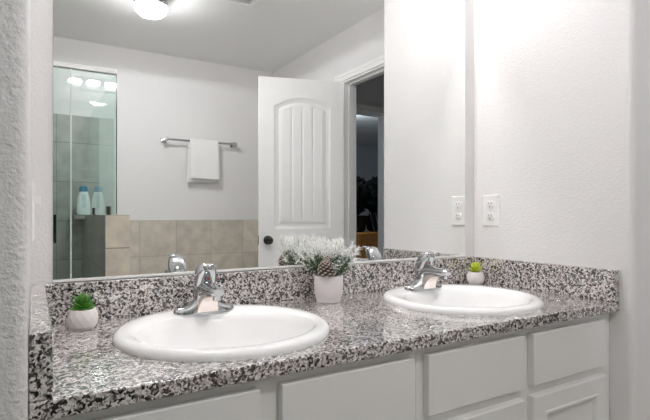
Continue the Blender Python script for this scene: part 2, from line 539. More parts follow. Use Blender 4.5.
def dark_plant(x, y, h, label):
    r = random.Random(int(x * 1000))
    p = thing('potted_plant', label, 'plant', (x, y, dz), 0, 'dark plants in the bedroom')
    bm = bmesh.new(); lathe(bm, [(0.10, 0), (0.13, 0.03), (0.16, 0.22), (0.15, 0.225), (0.145, 0.20)], 20); obj('pot', bm, M['blackpot'], p)
    bm = bmesh.new()
    for k in range(520):
        a, el = r.uniform(0, 2 * PI), r.uniform(-1.25, 1.5)
        rad = r.uniform(0.06, 0.215)
        c = Vector((cos(a) * cos(el) * rad * 0.95, sin(a) * cos(el) * rad * 0.95, 0.22 + (h - 0.22) * 0.55 + sin(el) * (h - 0.22) * 0.42))
        dirv = Vector((r.gauss(0, 1), r.gauss(0, 1), r.gauss(0.3, 1))).normalized()
        sd = dirv.cross(Vector((r.gauss(0, 1), r.gauss(0, 1), r.gauss(0, 1)))).normalized()
        n_ = dirv.cross(sd) * 0.006
        ln, wd_ = r.uniform(0.10, 0.16), r.uniform(0.03, 0.05)
        q = [c - dirv * ln * 0.5, c + sd * wd_ + n_, c + dirv * ln * 0.5, c - sd * wd_ + n_]
        vs = ring(bm, q); vs2 = ring(bm, [v - n_ * 0.6 for v in q])
        skin(bm, [vs, vs2])
    for k in range(7):
        a = r.uniform(0, 2 * PI)
        tube(bm, [(0.02 * cos(a), 0.02 * sin(a), 0.18), (0.05 * cos(a), 0.05 * sin(a), 0.22 + (h - 0.22) * 0.4), (0.10 * cos(a), 0.10 * sin(a), h * 0.85)], [0.006, 0.005, 0.003], 6)
    obj('foliage', bm, M['darkleaf'], p, smooth=False)
dark_plant(3.72, -3.99, 0.72, 'left one of two dark leafy plants on the bedroom dresser')
dark_plant(4.20, -4.17, 0.74, 'right one of two dark leafy plants on the bedroom dresser')
pf = thing('picture_frame', 'dark frame with pale edges leaning on the bedroom dresser', 'picture frame', (4.0, -3.905, dz), math.radians(-25))
tilt = Matrix.Rotation(math.radians(14), 4, 'X')
bm = bmesh.new(); bx(bm, -0.08, 0.08, -0.01, 0.01, 0.005, 0.26); bmesh.ops.transform(bm, matrix=tilt, verts=bm.verts[:]); obj('panel', bm, M['blackpot'], pf)
for s in (-1, 1):
    bm = bmesh.new(); bx(bm, s * 0.076 - 0.004, s * 0.076 + 0.004, 0.0105, 0.016, 0.005, 0.26)
    bmesh.ops.transform(bm, matrix=tilt, verts=bm.verts[:]); obj('edge_strip', bm, M['steel'], pf)

# ------------------------------------------------------------------ the open bathroom door
LW, LH, LT = 0.598, 2.037, 0.035
door = struct(thing('door_1', 'open white arched panel door with dark knob, seen in the mirror', 'door', (1.895, -1.534, 0.008), math.radians(180 + 16.6)), 'open white arched panel door with dark knob, seen in the mirror', 'door')
# local: u along +x from the hinge, visible face on local -y (rotated to +y side of the room)
def panel_depth(u, z):
    def one(a, b, z0, z1, sag):
        t = (u - (a + b) / 2) / ((b - a) / 2)
        zt = z1 - sag * t * t
        return min(u - a, b - u, z - z0, (zt - z) * 0.95)
    dd = max(one(0.098, 0.492, 1.005, 1.905, 0.065), one(0.098, 0.492, 0.20, 0.80, 0.0))
    if dd < 0: return 0.0
    if dd < 0.010: return 0.007 * dd / 0.010
    if dd < 0.022: return 0.007 - 0.0025 * sin((dd - 0.010) / 0.012 * PI)
    if dd < 0.034: return 0.007
    if dd < 0.046: return 0.007 - 0.006 * (dd - 0.034) / 0.012
    v = 0.001
    g = abs(((u - 0.295) / 0.075 + 0.5) % 1 - 0.5) * 0.075
    if g < 0.005: v += 0.004 * (1 - g / 0.005)
    return v
bm = bmesh.new()
nu, nz = 111, 330
for side in (0, 1):
    grid = []
    for j in range(nz + 1):
        z = LH * j / nz
        row = []
        for i in range(nu + 1):
            u = LW * i / nu
            p = panel_depth(u, z)
            row.append(bm.verts.new((u, -LT + p if side else -p, z)))
        grid.append(row)
    for j in range(nz):
        for i in range(nu):
            bm.faces.new((grid[j][i], grid[j][i + 1], grid[j + 1][i + 1], grid[j + 1][i]))
    if side == 0: g0 = grid
def border(g): return [g[0][i] for i in range(nu + 1)] + [g[j][nu] for j in range(1, nz + 1)] + [g[nz][i] for i in range(nu - 1, -1, -1)] + [g[j][0] for j in range(nz - 1, 0, -1)]
skin(bm, [border(g0), border(grid)], False, False)
obj('door_leaf', bm, M['doorp'], door, angle=60)
for s, y0_ in ((-1, -LT), (1, 0)):
    k_ = bpy.data.objects.new('door_knob', None)
    bm = bmesh.new()
    prof = [(0.031, 0), (0.031, 0.004), (0.024, 0.009), (0.011, 0.012), (0.010, 0.03), (0.018, 0.036), (0.027, 0.047), (0.028, 0.056), (0.022, 0.064), (0.008, 0.067)]
    lathe(bm, prof, 24)
    bmesh.ops.transform(bm, matrix=Matrix.Translation((LW - 0.062, y0_, 0.925)) @ Matrix.Rotation(-PI / 2 * s, 4, 'X'), verts=bm.verts[:])
    bpy.data.objects.remove(k_)
    obj('door_knob', bm, M['dark_metal'], door)
box('latch_plate', LW, LW + 0.002, -LT + 0.006, -0.006, 0.895, 0.955, M['dark_metal'], door)
for z in (0.2, 1.0, 1.83):
    bm = bmesh.new(); tube(bm, [(0.0, 0.004, z - 0.045), (0.0, 0.004, z + 0.045)], 0.006, 10); obj('hinge', bm, M['steel'], door)

# ------------------------------------------------------------------ shower enclosure
sh = thing('shower_enclosure', 'frameless clear glass shower with white header rail, seen in the mirror', 'shower', (0, 0, 0))
GY = -1.391
def glass_panel(name, x0, x1, y0, y1, z0, z1, tilt=0.0):
    bm = bmesh.new()
    bx(bm, x0, x1, y0, y1, z0, z1)
    if tilt:
        bmesh.ops.transform(bm, matrix=Matrix.Translation((0, GY, 0.95)) @ Matrix.Rotation(tilt, 4, 'X') @ Matrix.Translation((0, -GY, -0.95)), verts=bm.verts[:])
    return obj(name, bm, M['glass'], sh, smooth=False)
bm = bmesh.new()
bx(bm, 0.171, 0.379, GY - 0.008, GY, PZ + 0.002, 1.843)
bx(bm, 0.171, PX0 - 0.002, GY - 0.008, GY, 0.02, PZ + 0.002)
obj('fixed_glass', bm, M['glass'], sh, smooth=False)
gd = glass_panel('glass_door', -0.55, 0.164, GY - 0.008, GY, 0.02, 1.843)
glass_panel('side_glass', 0.371, 0.379, -D + 0.013, GY - 0.01, PZ + 0.003, 1.843)
box('edge_strip', 0.164, 0.171, GY - 0.012, GY + 0.003, 0.02, 1.843, M['glass_edge'], sh)
box('corner_strip', 0.3795, 0.383, GY - 0.012, GY + 0.0, PZ + 0.003, 1.843, M['dark_metal'], sh)
box('header_rail', -1.085, 0.383, GY - 0.022, GY + 0.014, 1.843, 1.867, M['trim'], sh, 0.004)
for yy in (-2.44, -1.66):
    box('glass_clamp', 0.363, 0.387, yy - 0.022, yy + 0.022, PZ + 0.001, PZ + 0.05, M['dark_metal'], sh, 0.002)
bm = bmesh.new()
tube(bm, [(0.097, GY - 0.009, 1.10), (0.097, GY - 0.04, 1.10), (0.097, GY - 0.045, 1.09), (0.097, GY - 0.045, 0.98), (0.097, GY - 0.04, 0.97), (0.097, GY - 0.009, 0.97)], 0.007, 10)
obj('handle', bm, M['dark_metal'], gd)
# shampoo bottle
def bottle(x, y, label):
    b = thing('shampoo_bottle', label, 'bottle', (x, y, PZ))
    b.scale = (0.92, 0.92, 0.90)
    bm = bmesh.new()
    rs = []
    for z, rx, ry in ((0, 0.038, 0.024), (0.004, 0.046, 0.028), (0.03, 0.050, 0.030), (0.09, 0.049, 0.029), (0.14, 0.043, 0.027), (0.175, 0.034, 0.025), (0.19, 0.030, 0.024)):
        rs.append(ring(bm, sellipse((0, 0, z), (1, 0, 0), (0, 1, 0), rx, ry, 2.6, 28)))
    skin(bm, rs); obj('body', bm, M['bottle'], b)
    bm = bmesh.new()
    rs = [ring(bm, sellipse((0, 0, z), (1, 0, 0), (0, 1, 0), rx, ry, 2.4, 28)) for z, rx, ry in ((0.190, 0.030, 0.024), (0.192, 0.032, 0.026), (0.215, 0.031, 0.025), (0.232, 0.027, 0.021), (0.236, 0.018, 0.014))]
    skin(bm, rs); obj('cap', bm, M['blue'], b)
    bm = bmesh.new()
    rows = []
    for z in (0.062, 0.165):
        k_ = (z - 0.062) / 0.103
        rows.append(ring(bm, [(0.026 * t * (1 - 0.25 * k_), (0.0308 - 0.0026 * k_) - 0.0045 * t * t + o_, z) for o_ in (0.0, -0.002) for t in ((-1, -0.5, 0, 0.5, 1) if o_ == 0 else (1, 0.5, 0, -0.5, -1))]))
    skin(bm, rows)
    obj('label', bm, M['print_'], b)['label'] = 'pale label with rows of small blue print'
bottle(0.322, -2.61, 'pearl shampoo bottle with blue cap on the shower ledge')

# ------------------------------------------------------------------ towel bar and towel
BZ, BY = 1.728, -D + 0.07
tb = thing('towel_bar', 'chrome towel bar on the far wall, seen in the mirror', 'towel bar', (0, 0, 0))
for x in (0.932, 1.532):
    bm = bmesh.new()
    bx(bm, x - 0.022, x + 0.022, -D, -D + 0.010, BZ - 0.022, BZ + 0.022)
    bx(bm, x - 0.012, x + 0.012, -D + 0.010, BY - 0.01, BZ - 0.010, BZ + 0.010)
    bx(bm, x - 0.016, x + 0.016, BY - 0.014, BY + 0.014, BZ - 0.016, BZ + 0.016)
    obj('bracket', bm, M['chrome'], tb, 0.002)
bm = bmesh.new(); tube(bm, [(0.945, BY, BZ), (1.52, BY, BZ)], 0.0095, 14); obj('bar', bm, M['chrome'], tb)
# towel: thick folded cloth hanging over the bar
bm = bmesh.new()
tx0, tx1 = 1.130, 1.375
nx = 26
path = []
zb_f, zb_b = BZ - 0.318, BZ - 0.345
R_ = 0.018
for k in range(12): path.append((BY + R_ + 0.004, zb_f + (BZ - zb_f) * k / 12, 'f'))
for k in range(9):
    a = PI * k / 8
    path.append((BY + R_ * cos(a), BZ + 0.002 + R_ * sin(a), 't'))
for k in range(1, 13): path.append((BY - R_ - 0.004, BZ - (BZ - zb_b) * k / 12, 'b'))
def towel_surf(off):
    rows = []
    for i in range(nx + 1):
        s = i / nx
        row = []
        for j, (y, z, w_) in enumerate(path):
            fall = max(0.0, BZ - z) / 0.33
            fold = 0.0035 * sin(s * 9.0 + 0.6) + 0.004 * (1 / (1 + math.exp(-(s - 0.33) * 60)))
            y2 = y + (fold * fall if w_ == 'f' else 0)
            x = tx0 + (tx1 - tx0) * s
            if w_ == 'b': x += -0.012 * fall - 0.006 * (1 - s)
            else: x += 0.010 * fall * (s - 0.2)
            z2 = z + (0.010 * (s - 0.5) * fall if w_ == 'b' else -0.006 * (s - 0.5) * fall)
            nrm = 1 if w_ == 'f' else (-1 if w_ == 'b' else 0)
            if w_ == 't':
                a = math.atan2(z - BZ, y - BY)
                row.append((x, y2 - off * cos(a), z2 - off * sin(a)))
            else:
                row.append((x, y2 - off * nrm, z2))
        rows.append(row)
    return rows
outer = [ring(bm, r) for r in towel_surf(0)]
inner = [ring(bm, r) for r in towel_surf(0.0085)]
for g in (outer, inner): skin(bm, g, False, False, closed=False)
def brd(g): return [v for v in g[0]] + [r[-1] for r in g[1:]] + list(reversed(g[-1][:-1])) + [r[0] for r in reversed(g[1:-1])]
skin(bm, [brd(outer), brd(inner)], False, False)
tw = obj('hand_towel', bm, M['towel'], bevel=0.003, angle=80)
tag(tw, 'folded white hand towel hanging over the chrome bar', 'towel')

# ------------------------------------------------------------------ ceiling light and vent
cl = thing('ceiling_light', 'round white dome light on the ceiling, lit, seen in the mirror', 'ceiling light', (0.617, -1.70, CEIL))
bm = bmesh.new(); lathe(bm, [(0.085, 0), (0.088, -0.03), (0.099, -0.050), (0.100, -0.070), (0.098, -0.0705), (0.084, -0.066)], 32); obj('base', bm, M['lamp_base'], cl)
bm = bmesh.new(); lathe(bm, [(0.083, -0.067), (0.090, -0.069), (0.0955, -0.078), (0.088, -0.100), (0.066, -0.120), (0.034, -0.130), (0.008, -0.132)], 32); obj('lamp_shade', bm, M['dome'], cl)
dl = bpy.data.lights.new('dome_added_spot', 'SPOT')       # added unseen spot under the dome, sending extra light downwards only
dl.spot_size = math.radians(180); dl.spot_blend = 0.03
dl.shadow_soft_size = 0.06; dl.energy = DOME_W; dl.color = (0.985, 0.972, 1.0)
dlo = bpy.data.objects.new('dome_added_spot', dl); C.objects.link(dlo)
dlo.location = (0, 0, -0.143); dlo.parent = cl; dlo.visible_glossy = False
vt = thing('ceiling_vent', 'white louvered air vent in the ceiling, seen in the mirror', 'vent', (1.05, -1.39, CEIL))
bm = bmesh.new()
for (a, b, c, d_) in ((-0.15, 0.15, -0.14, -0.112), (-0.15, 0.15, 0.112, 0.14), (-0.15, -0.122, -0.112, 0.112), (0.122, 0.15, -0.112, 0.112)):
    bx(bm, a, b, c, d_, -0.012, 0)
obj('frame', bm, M['trim'], vt, 0.003)
bm = bmesh.new()
for k in range(8):
    y = -0.098 + k * 0.028
    vs = [bm.verts.new((x, y + dy, z)) for x in (-0.122, 0.122) for dy, z in ((-0.012, -0.002), (-0.010, -0.001), (0.012, -0.012), (0.010, -0.013))]
    skin(bm, [vs[:4], vs[4:]])
obj('louvers', bm, M['trim'], vt, smooth=False)

# ------------------------------------------------------------------ vanity light bars above the mirror
ZB, YB = 2.115, -0.054
def vanity_bar(xc, label):
    v = thing('vanity_light', label, 'wall lamp', (xc, 0, ZB), 0, 'vanity light bars over the mirror')
    bm = bmesh.new(); bx(bm, -0.20, 0.20, -0.012, 0, -0.045, 0.045); obj('back_plate', bm, M['nickel'], v, 0.004)
    for k in (-1, 0, 1):
        bm = bmesh.new()
        tube(bm, [(k * 0.125, -0.012, 0), (k * 0.125, -0.036, 0)], [0.014, 0.012], 16)
        so = obj('socket', bm, M['chrome'], v)
        bm = bmesh.new()
        cx_ = k * 0.125
        tube(bm, [(cx_ + q, YB, 0) for q in (-0.048, -0.046, -0.039, -0.026, 0.026, 0.039, 0.046, 0.048)], [0.004, 0.010, 0.018, 0.0215, 0.0215, 0.018, 0.010, 0.004], 16)
        obj('bulb', bm, M['bulb'], so)
    return v
vanity_bar(0.40, 'chrome three bulb light bar above the left sink')
vanity_bar(1.14, 'chrome three bulb light bar above the right sink')

# ------------------------------------------------------------------ mirror
mx0, mx1, mz0, mz1 = 0.0462, 1.484, 0.942, 1.978
mr = thing('wall_mirror', 'large frameless mirror over the double vanity', 'mirror', (0, 0, 0))
bm = bmesh.new()
fs = bx(bm, mx0, mx1, -0.006, -0.0005, mz0, mz1)
for f in fs:
    f.material_index = 0 if f.calc_center_median().y < -0.005 else 1
obj('glass', bm, [M['mirror'], M['mirror_edge']], mr, smooth=False)
bm = bmesh.new()
bx(bm, mx0, mx1, -0.0095, -0.0005, mz0 - 0.003, mz0 - 0.0002)
bx(bm, mx0, mx1, -0.0095, -0.0075, mz0 - 0.0002, mz0 + 0.003)
obj('bottom_channel', bm, M['channel'], mr, smooth=False)

# ------------------------------------------------------------------ countertop with splashes
S1, S2 = (0.382, -0.303), (1.140, -0.302)
RX, RY = 0.237, 0.239
YF, TC, ZS, TS = -0.573, 0.030, 0.937, 0.029
ct = thing('countertop', 'speckled black white and pink granite vanity countertop', 'countertop', (0, 0, 0))
bm = bmesh.new()
def hole_slab(bm, z_top, z_bot):
    edges = []
    outer_ = [(-0.0015, YF), (W - 0.001, YF), (W - 0.001, -0.001), (-0.0015, -0.001)]
    loops = [outer_] + [[(c[0] + (RX - 0.02) * cos(2 * PI * k / 48), c[1] + (RY - 0.02) * sin(2 * PI * k / 48)) for k in range(48)] for c in (S1, S2)]
    for lp in loops:
        vs = [bm.verts.new((x, y, z_top)) for x, y in lp]
        edges += [bm.edges.new((vs[i], vs[(i + 1) % len(vs)])) for i in range(len(vs))]
    r = bmesh.ops.triangle_fill(bm, use_beauty=True, use_dissolve=False, edges=edges)
    fs = [g for g in r['geom'] if isinstance(g, bmesh.types.BMFace)]
    ex = bmesh.ops.extrude_face_region(bm, geom=fs)
    for g in ex['geom']:
        if isinstance(g, bmesh.types.BMVert): g.co.z = z_bot
hole_slab(bm, ZC, ZC - TC)
obj('slab', bm, M['granite'], ct, 0.004, angle=30)
box('backsplash', TS + 0.0005, W - TS - 0.0005, -0.029, -0.0005, ZC, ZS, M['granite'], ct, 0.003)
box('side_splash', -0.0015, TS, YF + 0.001, -0.0005, ZC, ZS, M['granite'], ct, 0.003)
box('side_splash', W - TS, W - 0.0005, YF + 0.001, -0.0005, ZC, ZS, M['granite'], ct, 0.003)

# ------------------------------------------------------------------ sinks
def sink(c, label):
    s = thing('drop_in_sink', label, 'sink', (c[0], c[1], ZC), 0, 'drop in sinks in the granite top')
    bm = bmesh.new()
    prof = [(RX, RY, 0.000, 0), (RX + 0.001, RY + 0.001, 0.006, 0), (RX - 0.003, RY - 0.003, 0.013, 0), (RX - 0.012, RY - 0.012, 0.0175, 0), (RX - 0.024, RY - 0.03, 0.0175, -0.004),
            (RX - 0.034, RY - 0.058, 0.0155, -0.022), (RX - 0.040, RY - 0.068, 0.010, -0.026), (RX - 0.046, RY - 0.078, -0.006, -0.028), (RX - 0.060, RY - 0.092, -0.05, -0.028),
            (RX - 0.085, RY - 0.115, -0.095, -0.025), (RX - 0.135, RY - 0.155, -0.130, -0.02), (0.03, 0.03, -0.142, -0.015)]
    rings = [ring(bm, sellipse((0, dy, z), (1, 0, 0), (0, 1, 0), rx, ry, 2.0, 64)) for rx, ry, z, dy in prof]
    # outside of the bowl
    out = [(0.04, 0.04, -0.155, -0.015), (RX - 0.125, RY - 0.145, -0.142, -0.02), (RX - 0.07, RY - 0.10, -0.10, -0.025), (RX - 0.035, RY - 0.065, -0.03, -0.020), (RX - 0.030, RY - 0.030, 0.0, 0)]
    rings += [ring(bm, sellipse((0, dy, z), (1, 0, 0), (0, 1, 0), rx, ry, 2.0, 64)) for rx, ry, z, dy in out]
    fs = skin(bm, rings + [rings[0]], False, False)
    obj('basin', bm, M['porcelain'], s, angle=70)
    bm = bmesh.new(); lathe(bm, [(0.030, -0.141), (0.028, -0.139), (0.020, -0.1405), (0.018, -0.138), (0.003, -0.136)], 24, (0, -0.015)); obj('drain', bm, M['chrome'], s)
sink(S1, 'round white drop in sink at the left, nearest the camera')
sink(S2, 'round white drop in sink at the right, nearest the outlet')

# ------------------------------------------------------------------ faucets
def faucet(x, y, label):
    f = thing('single_handle_faucet', label, 'faucet', (x, y, ZC + 0.0165), 0, 'chrome faucets behind the sinks')
    X, Y, Z = Vector((1, 0, 0)), Vector((0, 1, 0)), Vector((0, 0, 1))
    # base: low oval plate whose wings sweep up into the body
    bm = bmesh.new()
    rs = []
    for s in [-1 + 2 * k / 28 for k in range(29)]:
        xx = 0.078 * s
        hw = 0.029 * max(0.05, (1 - abs(s) ** 3.2)) ** 0.5
        ht = 0.013 + 0.036 * math.exp(-(s / 0.42) ** 2)
        if abs(s) > 0.985: ht = 0.006
        pts = []
        for k in range(15):
            a = PI * k / 14
            pts.append((xx, hw * cos(a), ht * (sin(a) ** 0.6)))
        rs.append(ring(bm, pts))
    skin(bm, rs)
    obj('base_plate', bm, M['chrome'], f, angle=60)
    # body and spout: one swept form, rising and reaching forward
    bm = bmesh.new()
    secs = [((0, 0.004, 0.006), (0, 1, 0), 0.031, 0.027), ((0, 0.003, 0.028), (0, 1, 0.05), 0.027, 0.026), ((0, 0.000, 0.048), (0, 1, 0.25), 0.0255, 0.027),
            ((0, -0.012, 0.060), (0, 0.75, 0.65), 0.024, 0.023), ((0, -0.034, 0.064), (0, 0.32, 0.95), 0.021, 0.0165), ((0, -0.062, 0.0625), (0, 0.10, 1), 0.0185, 0.0125),
            ((0, -0.090, 0.063), (0, -0.02, 1), 0.0175, 0.0115), ((0, -0.106, 0.063), (0, -0.08, 1), 0.0170, 0.0110), ((0, -0.115, 0.0625), (0, -0.1, 1), 0.0125, 0.008)]
    rs = [ring(bm, sellipse(c, X, Vector(v).normalized(), ru, rv, 2.5, 24)) for c, v, ru, rv in secs]
    skin(bm, rs)
    obj('spout', bm, M['chrome'], f, angle=60)
    bm = bmesh.new(); tube(bm, [(0, -0.100, 0.054), (0, -0.100, 0.043)], [0.0105, 0.010], 16); obj('aerator', bm, M['chrome'], f)
    # apron: sloping front under the spout, a pink reflection painted into its colour
    bm = bmesh.new()
    prof = [(-0.030, 0.004, 0.027), (-0.034, 0.016, 0.025), (-0.041, 0.030, 0.022), (-0.055, 0.043, 0.0185), (-0.078, 0.0495, 0.0155)]
    a = [ring(bm, [(-w_, y_, z_), (-w_ * 0.5, y_ - 0.003, z_), (0, y_ - 0.004, z_), (w_ * 0.5, y_ - 0.003, z_), (w_, y_, z_)]) for y_, z_, w_ in prof]
    b = [ring(bm, [(-w_, y_ + 0.02, z_ + 0.004), (-w_ * 0.5, y_ + 0.02, z_ + 0.004), (0, y_ + 0.02, z_ + 0.004), (w_ * 0.5, y_ + 0.02, z_ + 0.004), (w_, y_ + 0.02, z_ + 0.004)]) for y_, z_, w_ in prof]
    skin(bm, [p + list(reversed(q)) for p, q in zip(a, b)])
    obj('apron', bm, M['chrome_tinted'], f, angle=50)['label'] = 'front face under the spout with a painted pinkish reflection'
    # collar and lever handle
    bm = bmesh.new()
    rs = [ring(bm, sellipse((0, y_, z_), X, Vector((0, 1, 0.3)).normalized(), r_, r_ * 0.98, 2.0, 28)) for y_, z_, r_ in ((0.004, 0.046, 0.0265), (0.0035, 0.056, 0.0275), (0.002, 0.066, 0.0265), (0.0, 0.072, 0.023))]
    skin(bm, rs)
    obj('collar', bm, M['chrome'], f, angle=60)
    bm = bmesh.new()
    secs = [((0, 0.004, 0.062), 0.0245, 0.021), ((0, 0.001, 0.076), 0.0265, 0.0225), ((0, -0.006, 0.090), 0.0268, 0.0225), ((0, -0.014, 0.102), 0.0255, 0.021),
            ((0, -0.024, 0.111), 0.0228, 0.018), ((0, -0.034, 0.116), 0.0185, 0.012), ((0, -0.040, 0.1175), 0.011, 0.006)]
    ax = [Vector((0, 1, 0.15)), Vector((0, 1, 0.3)), Vector((0, 1, 0.42)), Vector((0, 1, 0.65)), Vector((0, 0.8, 0.8)), Vector((0, 0.55, 1)), Vector((0, 0.4, 1))]
    rs = [ring(bm, sellipse(c, X, v.normalized(), ru, rv, 3.0, 28)) for (c, ru, rv), v in zip(secs, ax)]
    skin(bm, rs)
    hd = obj('handle', bm, M['chrome'], f, angle=60)
    bm = bmesh.new()
    secs = [((0, -0.024, 0.1145), 0.016, 0.006), ((0, -0.044, 0.1185), 0.0145, 0.0048), ((0, -0.064, 0.1215), 0.0125, 0.0042), ((0, -0.070, 0.122), 0.008, 0.003)]
    rs = [ring(bm, sellipse(c, X, Z, ru, rv, 2.6, 20)) for c, ru, rv in secs]
    skin(bm, rs)
    obj('lever_tip', bm, M['chrome'], hd, angle=60)
    bm = bmesh.new()
    tube(bm, [(0, -0.0285, 0.088), (0, -0.0310, 0.0872)], 0.0040, 14)
    obj('temperature_mark', bm, M['red'], hd)['label'] = 'small red temperature mark'
    return f
faucet(0.383, -0.140, 'chrome single handle faucet on the left sink')
faucet(1.136, -0.142, 'chrome single handle faucet on the right sink')

# ------------------------------------------------------------------ vanity cabinets
def cabinet(x0, x1, fronts, label):
    c = thing('vanity_cabinet', label, 'cabinet', (x0, 0, 0), 0, 'painted cabinets under the granite top')
    wdt = x1 - x0
    top = ZC - TC - 0.001
    yb = -0.5425
    bm = bmesh.new()
    # carcass: sides, bottom, back, toe kick
    bx(bm, 0.0, 0.016, yb + 0.02, -0.002, 0.10, top); bx(bm, wdt - 0.016, wdt, yb + 0.02, -0.002, 0.10, top)
    bx(bm, 0.016, wdt - 0.016, yb + 0.02, -0.002, 0.10, 0.116)
    bx(bm, 0.0, wdt, yb + 0.075, yb + 0.09, 0.0, 0.10)
    obj('carcass', bm, M['cab'], c, smooth=False)
    # face frame
    bm = bmesh.new()
    xs = sorted({0.0, wdt} | {v for f_ in fronts for v in (f_[0] - x0, f_[1] - x0)})
    st = []
    cur = 0.0
    for f_ in fronts:
        st.append((cur, f_[0] - x0 + 0.012)); cur = f_[1] - x0 - 0.012
    st.append((cur, wdt))
    for a, b in st: bx(bm, a, b, yb, yb + 0.02, 0.10, top)
    for k in range(len(st) - 1):
        a, b = st[k][1], st[k + 1][0]
        for z0, z1 in ((0.10, 0.135), (0.610, 0.662), (0.78, top)): bx(bm, a, b, yb, yb + 0.02, z0, z1)
    obj('face_frame', bm, M['cab'], c, smooth=False)
    for a, b in fronts:
        a, b = a - x0, b - x0
        bm = bmesh.new(); bx(bm, a, b, yb - 0.0205, yb - 0.0005, 0.651, 0.790); obj('drawer_front', bm, M['cab'], c, 0.003, seg=2)
        # door: frame with a recessed flat panel and a moulded inner edge
        z0, z1, fw = 0.118, 0.623, 0.052
        bm = bmesh.new()
        def rect(m, y): return ring(bm, [(a + m, y, z0 + m), (b - m, y, z0 + m), (b - m, y, z1 - m), (a + m, y, z1 - m)])
        yf_ = yb - 0.0205
        seq = [rect(0, yb - 0.0005), rect(0, yf_ + 0.003), rect(0.003, yf_), rect(fw - 0.006, yf_), rect(fw - 0.003, yf_ - 0.003), rect(fw + 0.003, yf_ - 0.003), rect(fw + 0.007, yf_ + 0.002), rect(fw + 0.010, yf_ + 0.009), rect(fw + 0.014, yf_ + 0.009)]
        skin(bm, seq)
        obj('cabinet_door', bm, M['cab'], c, smooth=False)
    return c
cabinet(0.004, 0.7430, [(0.012, 0.356), (0.399, 0.723)], 'pale grey cabinet unit under the left sink')
cabinet(0.7440, 1.537, [(0.764, 1.102), (1.137, 1.483)], 'pale grey cabinet unit under the right sink')

# ------------------------------------------------------------------ wall plates
op = thing('wall_outlet', 'white double wall outlet on the right wall near the mirror', 'outlet', (W, -0.089, 1.122))
bm = bmesh.new()
def plate(bm, hw, hh, t):
    pr = [(hw, hh, 0), (hw, hh, t * 0.5), (hw - 0.004, hh - 0.004, t)]
    skin(bm, [ring(bm, [(-d_, -a, -b), (-d_, a, -b), (-d_, a, b), (-d_, -a, b)]) for a, b, d_ in pr])
plate(bm, 0.039, 0.062, 0.007)
obj('cover_plate', bm, M['plastic'], op, smooth=False)
for zc in (0.0235, -0.0235):
    bm = bmesh.new()
    skin(bm, [ring(bm, sellipse((xx, 0, zc), (0, 1, 0), (0, 0, 1), r_, r_ * 0.86, 3.2, 24)) for xx, r_ in ((-0.0065, 0.0178), (-0.0095, 0.0175), (-0.0100, 0.0165))])
    rc = obj('receptacle', bm, M['plastic'], op)
    bm = bmesh.new()
    bx(bm, -0.0106, -0.0095, -0.0075, -0.0055, zc + 0.000, zc + 0.009)
    bx(bm, -0.0106, -0.0095, 0.0055, 0.0075, zc + 0.001, zc + 0.008)
    tube(bm, [(-0.0095, 0, zc - 0.008), (-0.0106, 0, zc - 0.008)], 0.0028, 10)
    obj('slots', bm, M['slot'], rc)
bm = bmesh.new(); tube(bm, [(-0.0065, 0, 0), (-0.0078, 0, 0)], 0.0025, 10); obj('screw', bm, M['steel'], op)
wp = thing('light_switch', 'white switch plate seen edge on at the left wall', 'switch', (0, -0.33, 1.112), PI)
bm = bmesh.new(); plate(bm, 0.038, 0.0535, 0.006); obj('cover_plate', bm, M['plastic'], wp, smooth=False)
bm = bmesh.new(); bx(bm, -0.016, -0.006, -0.005, 0.005, 0.012, 0.028); obj('toggle', bm, M['plastic'], wp, 0.001)

# ------------------------------------------------------------------ succulents
def teardrop(bm, base, tip, width, thick, up, n=8, mi=None):
    base, tip = Vector(base), Vector(tip)
    ax = tip - base
    sd = ax.cross(Vector(up)).normalized()
    nn = sd.cross(ax).normalized()
    rs = []
    for t, w_ in ((0, 0.35), (0.25, 0.75), (0.55, 1.0), (0.78, 0.8), (0.93, 0.4), (1.0, 0.06)):
        c = base + ax * t + nn * (0.10 * ax.length * t * t)
        rs.append(ring(bm, sellipse(c, sd, nn, width * w_, thick * w_, 2, n)))
    skin(bm, rs)

def faceted_pot(bm, r, h):
    rings = []
    n = 12
    lv = [(0.70, 0.0, 0), (0.90, 0.18, 0.5), (1.0, 0.45, 0), (0.97, 0.72, 0.5), (0.84, 1.0, 0)]
    for s, z, ph in lv:
        rings.append(ring(bm, [(r * s * cos(2 * PI * (k + ph) / n), r * s * sin(2 * PI * (k + ph) / n), h * z) for k in range(n)]))
    for i in range(len(lv) - 1):
        a, b = rings[i], rings[i + 1]
        sh_ = lv[i + 1][2] > lv[i][2]
        for k in range(n):
            j = (k + 1) % n
            if sh_:
                bm.faces.new((a[k], a[j], b[k])); bm.faces.new((a[j], b[j], b[k]))
            else:
                bm.faces.new((a[k], a[j], b[j])); bm.faces.new((a[k], b[j], b[k]))
    bm.faces.new(list(reversed(rings[0])))
    inn = ring(bm, [(r * 0.76 * cos(2 * PI * k / n), r * 0.76 * sin(2 * PI * k / n), h) for k in range(n)])
    low = ring(bm, [(r * 0.72 * cos(2 * PI * k / n), r * 0.72 * sin(2 * PI * k / n), h * 0.86) for k in range(n)])
    skin(bm, [rings[-1], inn, low], False, False)
    bm.faces.new(low)

